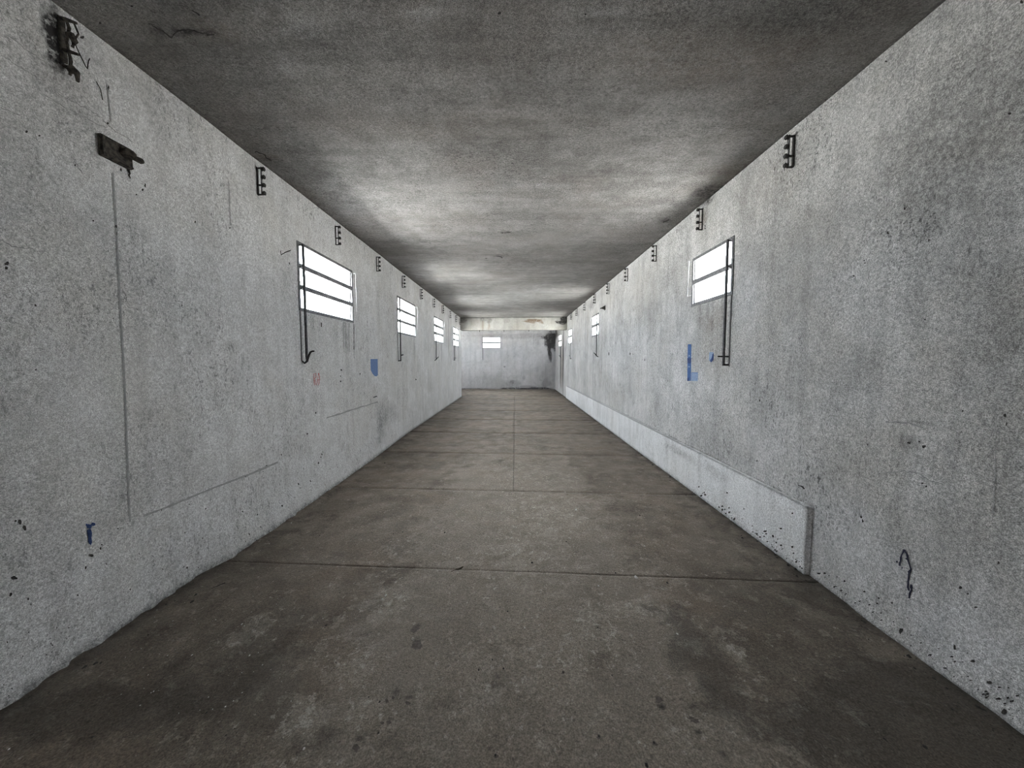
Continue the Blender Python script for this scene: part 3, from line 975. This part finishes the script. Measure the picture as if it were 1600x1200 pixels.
patch('paint_mark', [(1115.5, 552), (1115, 562.5), (1111.5, 566.5), (1109.8, 563.5), (1112.8, 558.5), (1113.5, 554)], SR2, 'blue_dark')
for pts, w in (([(1414, 859), (1409, 868), (1407, 880), (1406.5, 884)], 3.2), ([(1415, 861), (1419, 869), (1421, 880), (1424, 890), (1421.5, 897), (1419.5, 908), (1420, 917), (1421.5, 923)], 2.4), ([(1425, 914), (1424.5, 922), (1422, 928), (1421.5, 935)], 2.6), ([(1417, 872), (1421, 876)], 4)):
    ribbon('ink_run', pts, w, SR, 'ink', .6, 4, 'blue-black ink run on the right wall')
for (x, y, rx, ry) in [(1414.5, 860, 2.2, 2), (1402.5, 877.5, 1.6, 2.2), (1410.5, 887, 1, 2.2), (1422, 893, 2.2, 4), (1424.8, 916, 2.2, 4)]:
    chip('ink_spot', x, y, rx, ry, SR, 'ink')
for (x, y, rx, ry) in [(1414, 326, 2, 2.4), (1388, 364, 1.8, 2.4), (1452, 375, 2, 1.5), (1335, 431, 2, 1.6), (1351, 407, 1.2, 1.4), (1352, 411, 1.2, 1.2), (1187, 626, 1.4, 2.6), (1183, 720, 1.8, 1.2), (1571, 649, 2.4, 3.4), (1574, 662, 1.5, 3), (1506, 642, 1.6, 1.4), (1446, 499, 1.5, 1.5),
                       (1422, 692, 3, 2), (1445, 698, 3, 2.5), (1438, 690, 1.5, 1.5), (1357, 695, 2, 2), (1346, 808, 1.6, 2.4), (1348, 814, 1.6, 3.5), (1442, 755, 2.2, 1.4), (1448, 760, 1.6, 1.6), (1502, 918, 3, 2.2), (1514, 928, 1.6, 1.6), (1527, 949, 3, 1.5), (1562, 879, 2, 2.6), (1411, 986, 3, 5),
                       (1493, 1012, 2.4, 5), (1521, 1033, 5, 2.5), (1489, 1026, 3, 1.4), (1547, 1066, 4, 3), (1562, 1074, 3, 2), (1562, 1092, 5, 2.4), (1573, 1112, 4, 5), (1590, 1087, 3, 1.4), (1520, 1063, 3, 1.3), (1482, 1044, 2.5, 1.5), (1578, 177, 3, 2), (1597, 3, 3, 3), (1385, 96, 2, 1.4),
                       (1008, 562, .8, 2), (985, 553, .8, 1.8), (951.5, 552.5, .7, 3), (1102, 357, 1, 1.2), (1102, 353, 1, 1)]:
    chip('chip', x, y, rx, ry, SR, 'chip')
ribbon('scratch', [(1247, 758), (1253, 760), (1257, 764)], 1.8, SR, 'chip', .4, 3)
ribbon('crack', [(1558, 690), (1556, 745), (1553, 809)], 1.3, SR, 'smudge', .8)
ribbon('crack', [(1386, 739), (1410, 736), (1436, 740), (1455, 752), (1475, 757)], 1.3, SR, 'smudge', 1.4, 4)
ribbon('scratch', [(1385, 659), (1420, 661), (1444, 668)], 2.0, SR, 'smudge', .7, 5)
for pts in ([(1548, 672), (1563, 674)], [(1550, 672), (1551, 682)], [(1562, 674), (1563, 692)], [(1572, 684), (1571, 690)], [(1585, 687), (1597, 689)], [(1590, 687), (1592, 694)], [(1355, 692), (1360, 697)], [(1360, 692), (1356, 698)]):
    ribbon('scratch', pts, 1.6, SR, 'smudge', .4, 3)
m = MB()
for k in range(150):                                   # splashes of dirt along the foot of the right wall
    x = 1268 + 330 * rng.rand() ** .9
    yb = 563 + (x - 805) * .722
    y = yb - 4 - abs(rng.randn()) * 26 * (x - 1100) / 400
    r = .4 + 1.4 * rng.rand() ** 3
    chip_into(m, x, y, r * 1.4, r, SR, 6)
o = m.build('dirt_splashes', M['chip'], wall_right)
o['kind'] = 'stuff'
m = MB()
for k in range(90):
    x = 1060 + 195 * rng.rand() ** .6
    yb = 563 + (x - 805) * .738
    y = yb - 3 - abs(rng.randn()) * 13 * (x - 960) / 300
    r = .5 + 1.2 * rng.rand() ** 2
    chip_into(m, x, y, r * 1.2, r, SP, 6)
o = m.build('dirt_splashes', M['chip'], plinth)
o['kind'] = 'stuff'
for (x, y, rx, ry) in [(1196, 830, 3, 1.5), (1209, 838, 2, 2), (1239, 855, 1.6, 2), (1239, 802, 1.5, 1.3), (1137, 770, 1.6, 1.3), (1163, 795, 1.3, 1.3), (1221, 826, 2.4, 1.5), (1102, 773, 1.5, 2)]:
    chip('chip', x, y, rx, ry, SP, 'chip')
m = MB()
for k in range(150):
    x = 5 + 520 * rng.rand()
    y = 1101 - .669 * x - 6 - abs(rng.randn()) * 120 * (805 - x) / 800
    r = .4 + .9 * rng.rand() ** 3
    chip_into(m, x, y, r, r * 1.4, SL, 6)
o = m.build('dirt_splashes', M['chip'], wall_left)
o['kind'] = 'stuff'

# ceiling: cracks and small holes
for pts in ([(232, 35), (250, 44), (268, 56), (277, 45), (290, 44), (312, 49), (335, 52)], [(300, 14), (312, 22)], [(776, 400), (785, 402)], [(1036, 346), (1046, 342)], [(398, 236), (410, 240), (424, 250)]):
    ribbon('crack', pts, 1.8, SC, 'chip', 1.4, 4)
for (x, y, rx, ry) in [(780, 18, 2.5, 3), (206, 7, 2, 1.5), (760, 403, 2, .8), (795, 362, 5, 1), (785, 363, 2, 1), (325, 52, 3, 2), (915, 20, 2, 1.4), (156, 34, 2, 2)]:
    chip('chip', x, y, rx, ry, SC, 'chip')

# floor: hairline cracks and old splashes
for (x, y, rx, ry) in [(648, 984, 8, 5), (651, 1007, 10, 7), (556, 1168, 8, 8), (637, 1099, 5, 3), (604, 1096, 3, 4), (614, 1090, 3, 3), (1030, 1093, 7, 6), (1085, 1126, 9, 4), (1080, 1122, 5, 3), (597, 1130, 4, 2), (608, 1128, 4, 3), (775, 1182, 4, 3), (936, 1152, 4, 2), (1024, 1163, 6, 2.5), (880, 1051, 3, 3)]:
    chip('damp_print', x, y, rx, ry, SF, 'print')
ribbon('crack', [(330, 920), (352, 911)], 1.2, SF, 'joint', .6, 4)


# ------------------------------------------------------------------ insulator racks under the ceiling
def make_rack():
    root = empty('insulator_rack')
    m = MB()
    m.box(.0, .006, -.010, .010, 0, .235, .002)
    m.build('wall_bar', M['dark'], root)
    m = MB()
    m.box(.034, .039, -.006, .006, .004, .232, .001)
    m.build('front_bar', M['rod'], root)
    for z in (.006, .085, .226):
        m = MB()
        m.box(.004, .036, -.009, .009, z - .004, z + .004, .001)
        m.build('arm', M['dark'], root)
    m0 = None
    for z in (.018, .085, .152, .219):
        if m0 is None:
            m = MB()
            m.tube([(.038, 0, 0), (.042, 0, 0), (.046, 0, 0), (.054, 0, 0), (.058, 0, 0), (.066, 0, 0)], [.010, .019, .013, .013, .019, .014], 10)
            m0 = m.mesh('spool')
        sp_ = link('spool', m0, M['spool'], root)
        sp_.location = (0, 0, z)
    return root


ORD = ['first', 'second', 'third', 'fourth', 'fifth', 'sixth', 'seventh', 'eighth', 'ninth', 'tenth']
proto = make_rack()
first = True
for k, y in enumerate([3.28, 4.67, 6.03, 7.37, 8.74, 10.08, 11.33, 12.6, 13.85, 14.82]):
    o = proto if first else copy_tree(proto)
    first = False
    o.location = (XL + float(disp_l(np.array([y]), np.array([3.0]))[0]), y, 2.92)
    tag(o, 'dark four-spool insulator rack on three-pane-window wall, %s past the rusty lock plate' % ORD[k], 'rack', 'insulator racks under the ceiling')
ys_r = [2.87, 4.21, 5.54, 6.92, 8.27, 9.62, 11.0, 12.4, 13.58]
racks_r = []
for k, y in enumerate(ys_r):
    o = copy_tree(proto)
    o.location = (XR + float(disp_r(np.array([y]), np.array([3.0]))[0]), y, 2.925 + .0045 * (y - 2.9))
    o.rotation_euler = (0, 0, math.pi)
    tag(o, 'dark four-spool insulator rack on two-pane-window wall, %s counted from the cream beam' % ORD[len(ys_r) - 1 - k], 'rack', 'insulator racks under the ceiling')
    racks_r.append(o)
m = MB()
m.tube([(.058, 0, .225), (.066, .012, .212), (.072, .035, .17), (.078, .05, .12)], .0022, 6)
m.build('loose_wire', M['dark'], racks_r[0])
m = MB()
m.tube([(.060, 0, .02), (.066, .002, .0), (.064, .004, -.022)], .0018, 6)
m.build('loose_wire', M['dark'], racks_r[0])
racks_r[0]['label'] = 'insulator rack with a loose wire end hanging from its top spool'
racks_r[1]['label'] = 'insulator rack below a dark ceiling stain beside the L-marked window'

# the decayed rack beside the lock plate: bent bars, lost spools, tangled wire
rr = empty('rusted_rack', (XL, 1.90, 2.90))
tag(rr, 'decayed black insulator rack with bent bars and tangled wire above the lock plate', 'rack')
m = MB()
m.box(0, .008, -.014, .014, .06, .27, .002)
m.build('wall_bar', M['rust'], rr)
m = MB()
m.tube([(.03, 0, .0), (.034, .004, .07), (.030, -.004, .15), (.040, .002, .22), (.028, 0, .262)], [.006, .007, .005, .007, .006], 7)
m.build('front_bar', M['rust'], rr)
for z, l in ((.258, .075), (.112, .075), (.035, .05)):
    m = MB()
    m.tube([(0, 0, z + .008), (.03, 0, z), (l, .004, z - .014)], [.008, .009, .006], 7)
    m.build('arm', M['rust'], rr)
m = MB()
m.tube([(.032, 0, .19), (.05, 0, .185), (.06, .004, .16), (.052, 0, .13)], [.011, .016, .013, .007], 8)
m.build('spool', M['rust'], rr)
m = MB()
m.tube([(.028, 0, .02), (.045, 0, .028), (.062, .002, .015), (.064, .002, -.03)], [.014, .018, .012, .006], 8)
m.build('spool', M['rust'], rr)
m = MB()
m.tube([(.06, 0, .16), (.072, .01, .11), (.06, .045, .075), (.03, .08, .09), (.015, .10, .14), (.006, .115, .165)], .0022, 6)
m.tube([(.07, 0, .235), (.075, .01, .20), (.06, .006, .17)], .004, 6)
m.tube([(.006, .14, .07), (.010, .155, .04), (.006, .165, -.005)], .002, 6)
m.build('tangled_wire', M['rust'], rr)

# ------------------------------------------------------------------ rusty lock plate on the left wall
lp = empty('lock_plate', (XL, 2.03, 2.59))
tag(lp, 'rusty black steel lock plate with a stubby bolt on the wall', 'lock plate')
m = MB()
m.box(0, .022, 0, .16, 0, .115, .004)
m.build('plate', M['rust'], lp)
m = MB()
m.box(.020, .030, .0, .158, .004, .012, .002)
m.box(.020, .030, .0, .012, .012, .110, .002)
m.build('rim', M['rust'], lp)
m = MB()
m.tube([(.018, .115, .070), (.04, .12, .074), (.052, .128, .070), (.060, .138, .062)], [.026, .027, .022, .016], 10)
m.build('boss', M['rust'], lp)
m = MB()
m.tube([(.044, .12, .064), (.056, .15, .058), (.062, .172, .056), (.062, .180, .056)], [.014, .015, .016, .010], 10)
m.build('bolt', M['rust'], lp)
m = MB()
m.tube([(.006, .15, -.002), (.008, .155, -.02), (.004, .152, -.03), (.006, .158, -.045)], [.006, .003, .004, .002], 6)
m.build('dangling_scrap', M['rust'], lp)

# ------------------------------------------------------------------ small horn-shaped bracket by the second right-hand window
hb = empty('wall_bracket', (XR, 8.62, 2.70), math.pi)
tag(hb, 'small dark horn-shaped bracket on the wall between window and racks', 'bracket')
m = MB()
m.box(0, .012, -.045, .045, -.05, .05, .003)
m.build('base_plate', M['dark'], hb)
m = MB()
m.tube([(.010, 0, 0), (.03, 0, 0), (.055, 0, -.004), (.08, 0, -.008)], [.044, .040, .026, .014], 12)
m.build('horn', M['dark'], hb)
m = MB()
m.tube([(.078, 0, -.008), (.105, 0, -.012), (.112, 0, -.012)], [.010, .012, .009], 8)
m.build('tip', M['dark'], hb)

# ------------------------------------------------------------------ pegs under the beam
for k, (x, lab) in enumerate([(-1.45, 'small dark peg under the beam above the far window edge'), (-.45, 'small dark peg under the middle of the cream beam'), (.55, 'small dark peg under the beam below its bare brown patch')]):
    m = MB()
    m.tube([(0, 0, 0), (0, 0, -.03), (0, -.01, -.055), (0, -.03, -.06)], [.016, .012, .010, .008], 8)
    o = m.build('peg', M['dark'])
    o.location = (x, YB + .17 + SK * x, 2.722)
    tag(o, lab, 'peg', 'pegs under the beam')

# ------------------------------------------------------------------ unseen door behind the viewer, added ajar to brighten the near end
dr = empty('fill_door_1', (FILL_DOORX[0], Y0, 0))
tag(dr, 'unseen grey steel door added ajar in the rear wall to let light in', 'door', kind='structure')
wd = FILL_DOORX[1] - FILL_DOORX[0]
m = MB()
m.box(0, wd - .085, -.06, -.015, .01, FILL_DOORZ - .004, .004)
m.build('leaf', M['steel'], dr)
m = MB()
m.box(wd - .22, wd - .12, -.015, .04, 1.0, 1.03, .004)
m.build('handle', M['dark'], dr)

# ------------------------------------------------------------------ litter on the floor
p = SF.point(718, 891)
lf = empty('dead_leaf', (p[0], p[1], p[2]), .6)
tag(lf, 'curled black dead leaf lying on the bare concrete floor', 'leaf')
m = MB()
N_ = 9
for i in range(N_):
    t = i / (N_ - 1)
    w_ = .011 * math.sin(math.pi * (.08 + .86 * t)) + .001
    x = (t - .5) * .06
    z = .003 + .010 * (2 * t - 1) ** 2
    m.v += [(x, -w_, z + .006), (x, 0, z), (x, w_, z + .007)]
    if i:
        a = 3 * i
        m.f += [(a - 3, a - 2, a + 1, a), (a - 2, a - 1, a + 2, a + 1)]
m.build('blade', M['leaf'], lf)
m = MB()
m.tube([(-.028, 0, .013), (-.05, .006, .008), (-.062, .014, .0015)], .0016, 5)
m.build('stalk', M['leaf'], lf)


def crumbs(name, spots, mat, label, cat):
    m = MB()
    for (x, y, r) in spots:
        p = SF.point(x, y)
        d = p[1]
        s_ = r * d / F
        n = 6
        h = s_ * (.35 + .4 * rng.rand())
        a0 = rng.rand() * 6
        vs = [(p[0] + math.cos(a0 + k * 6.283 / n) * s_ * (.6 + .6 * rng.rand()), p[1] + math.sin(a0 + k * 6.283 / n) * s_ * 1.5 * (.6 + .6 * rng.rand()), p[2] - .003) for k in range(n)]
        vs.append((p[0], p[1], p[2] + h))
        m.add(vs, [(k, (k + 1) % n, n) for k in range(n)])
    o = m.build(name, M[mat])
    tag(o, label, cat, kind='stuff')


sp1 = []
for k in range(190):                                   # dark grit, thicker towards the walls
    y = 700 + 495 * rng.rand() ** .8
    xl_, xr_ = 805 - (y - 563) / .672, 805 + (y - 563) / .738
    u = rng.rand()
    if k % 3 == 0:
        x = xr_ - 3 - abs(rng.randn()) * 16 * (y - 563) / 400
    elif k % 5 == 0:
        x = xl_ + 8 + abs(rng.randn()) * 22 * (y - 563) / 400
    else:
        x = xl_ + (xr_ - xl_) * u
    if 0 < x < 1600:
        sp1.append((x, y, .7 + 1.6 * rng.rand() ** 3))
sp1 += [(x, y, r) for x, y, r in [(1262, 894, 5), (1243, 889, 3), (150, 1036, 3), (132, 1042, 4), (300, 940, 3), (1446, 1167, 3.5), (1010, 1194, 4), (774, 1180, 3), (880, 1050, 3), (748, 1046, 2), (936, 1150, 3), (1022, 1160, 3), (1383, 1155, 3), (306, 929, 2.5), (1350, 971, 4), (1330, 945, 3), (1420, 1025, 4), (1460, 1060, 3), (1530, 1105, 4)]]
crumbs('grit', sp1, 'chip', 'dark grit and crumbs scattered over the concrete floor', 'grit')
sp2 = [(994, 902, 4), (900, 796, 2), (378, 975, 2), (300, 1023, 1.6), (390, 1024, 1.8), (352, 1104, 1.6), (326, 1089, 1.4), (475, 1169, 3), (603, 930, 2.5), (597, 936, 2), (632, 938, 1.6), (240, 1080, 1.4), (410, 1039, 1.4), (236, 1082, 1.3), (820, 980, 1.5), (412, 834, 2.4), (455, 817, 1.4), (1058, 990, 2.5), (935, 915, 2), (14, 1170, 2)]
sp2 += [(180 + 330 * rng.rand(), 930 + 190 * rng.rand(), .5 + .8 * rng.rand()) for k in range(50)]
crumbs('plaster_flakes', [s for s in sp2 if s[0] > 805 - (s[1] - 563) / .64], 'flake', 'tiny white plaster flakes fallen on the concrete floor', 'flakes')
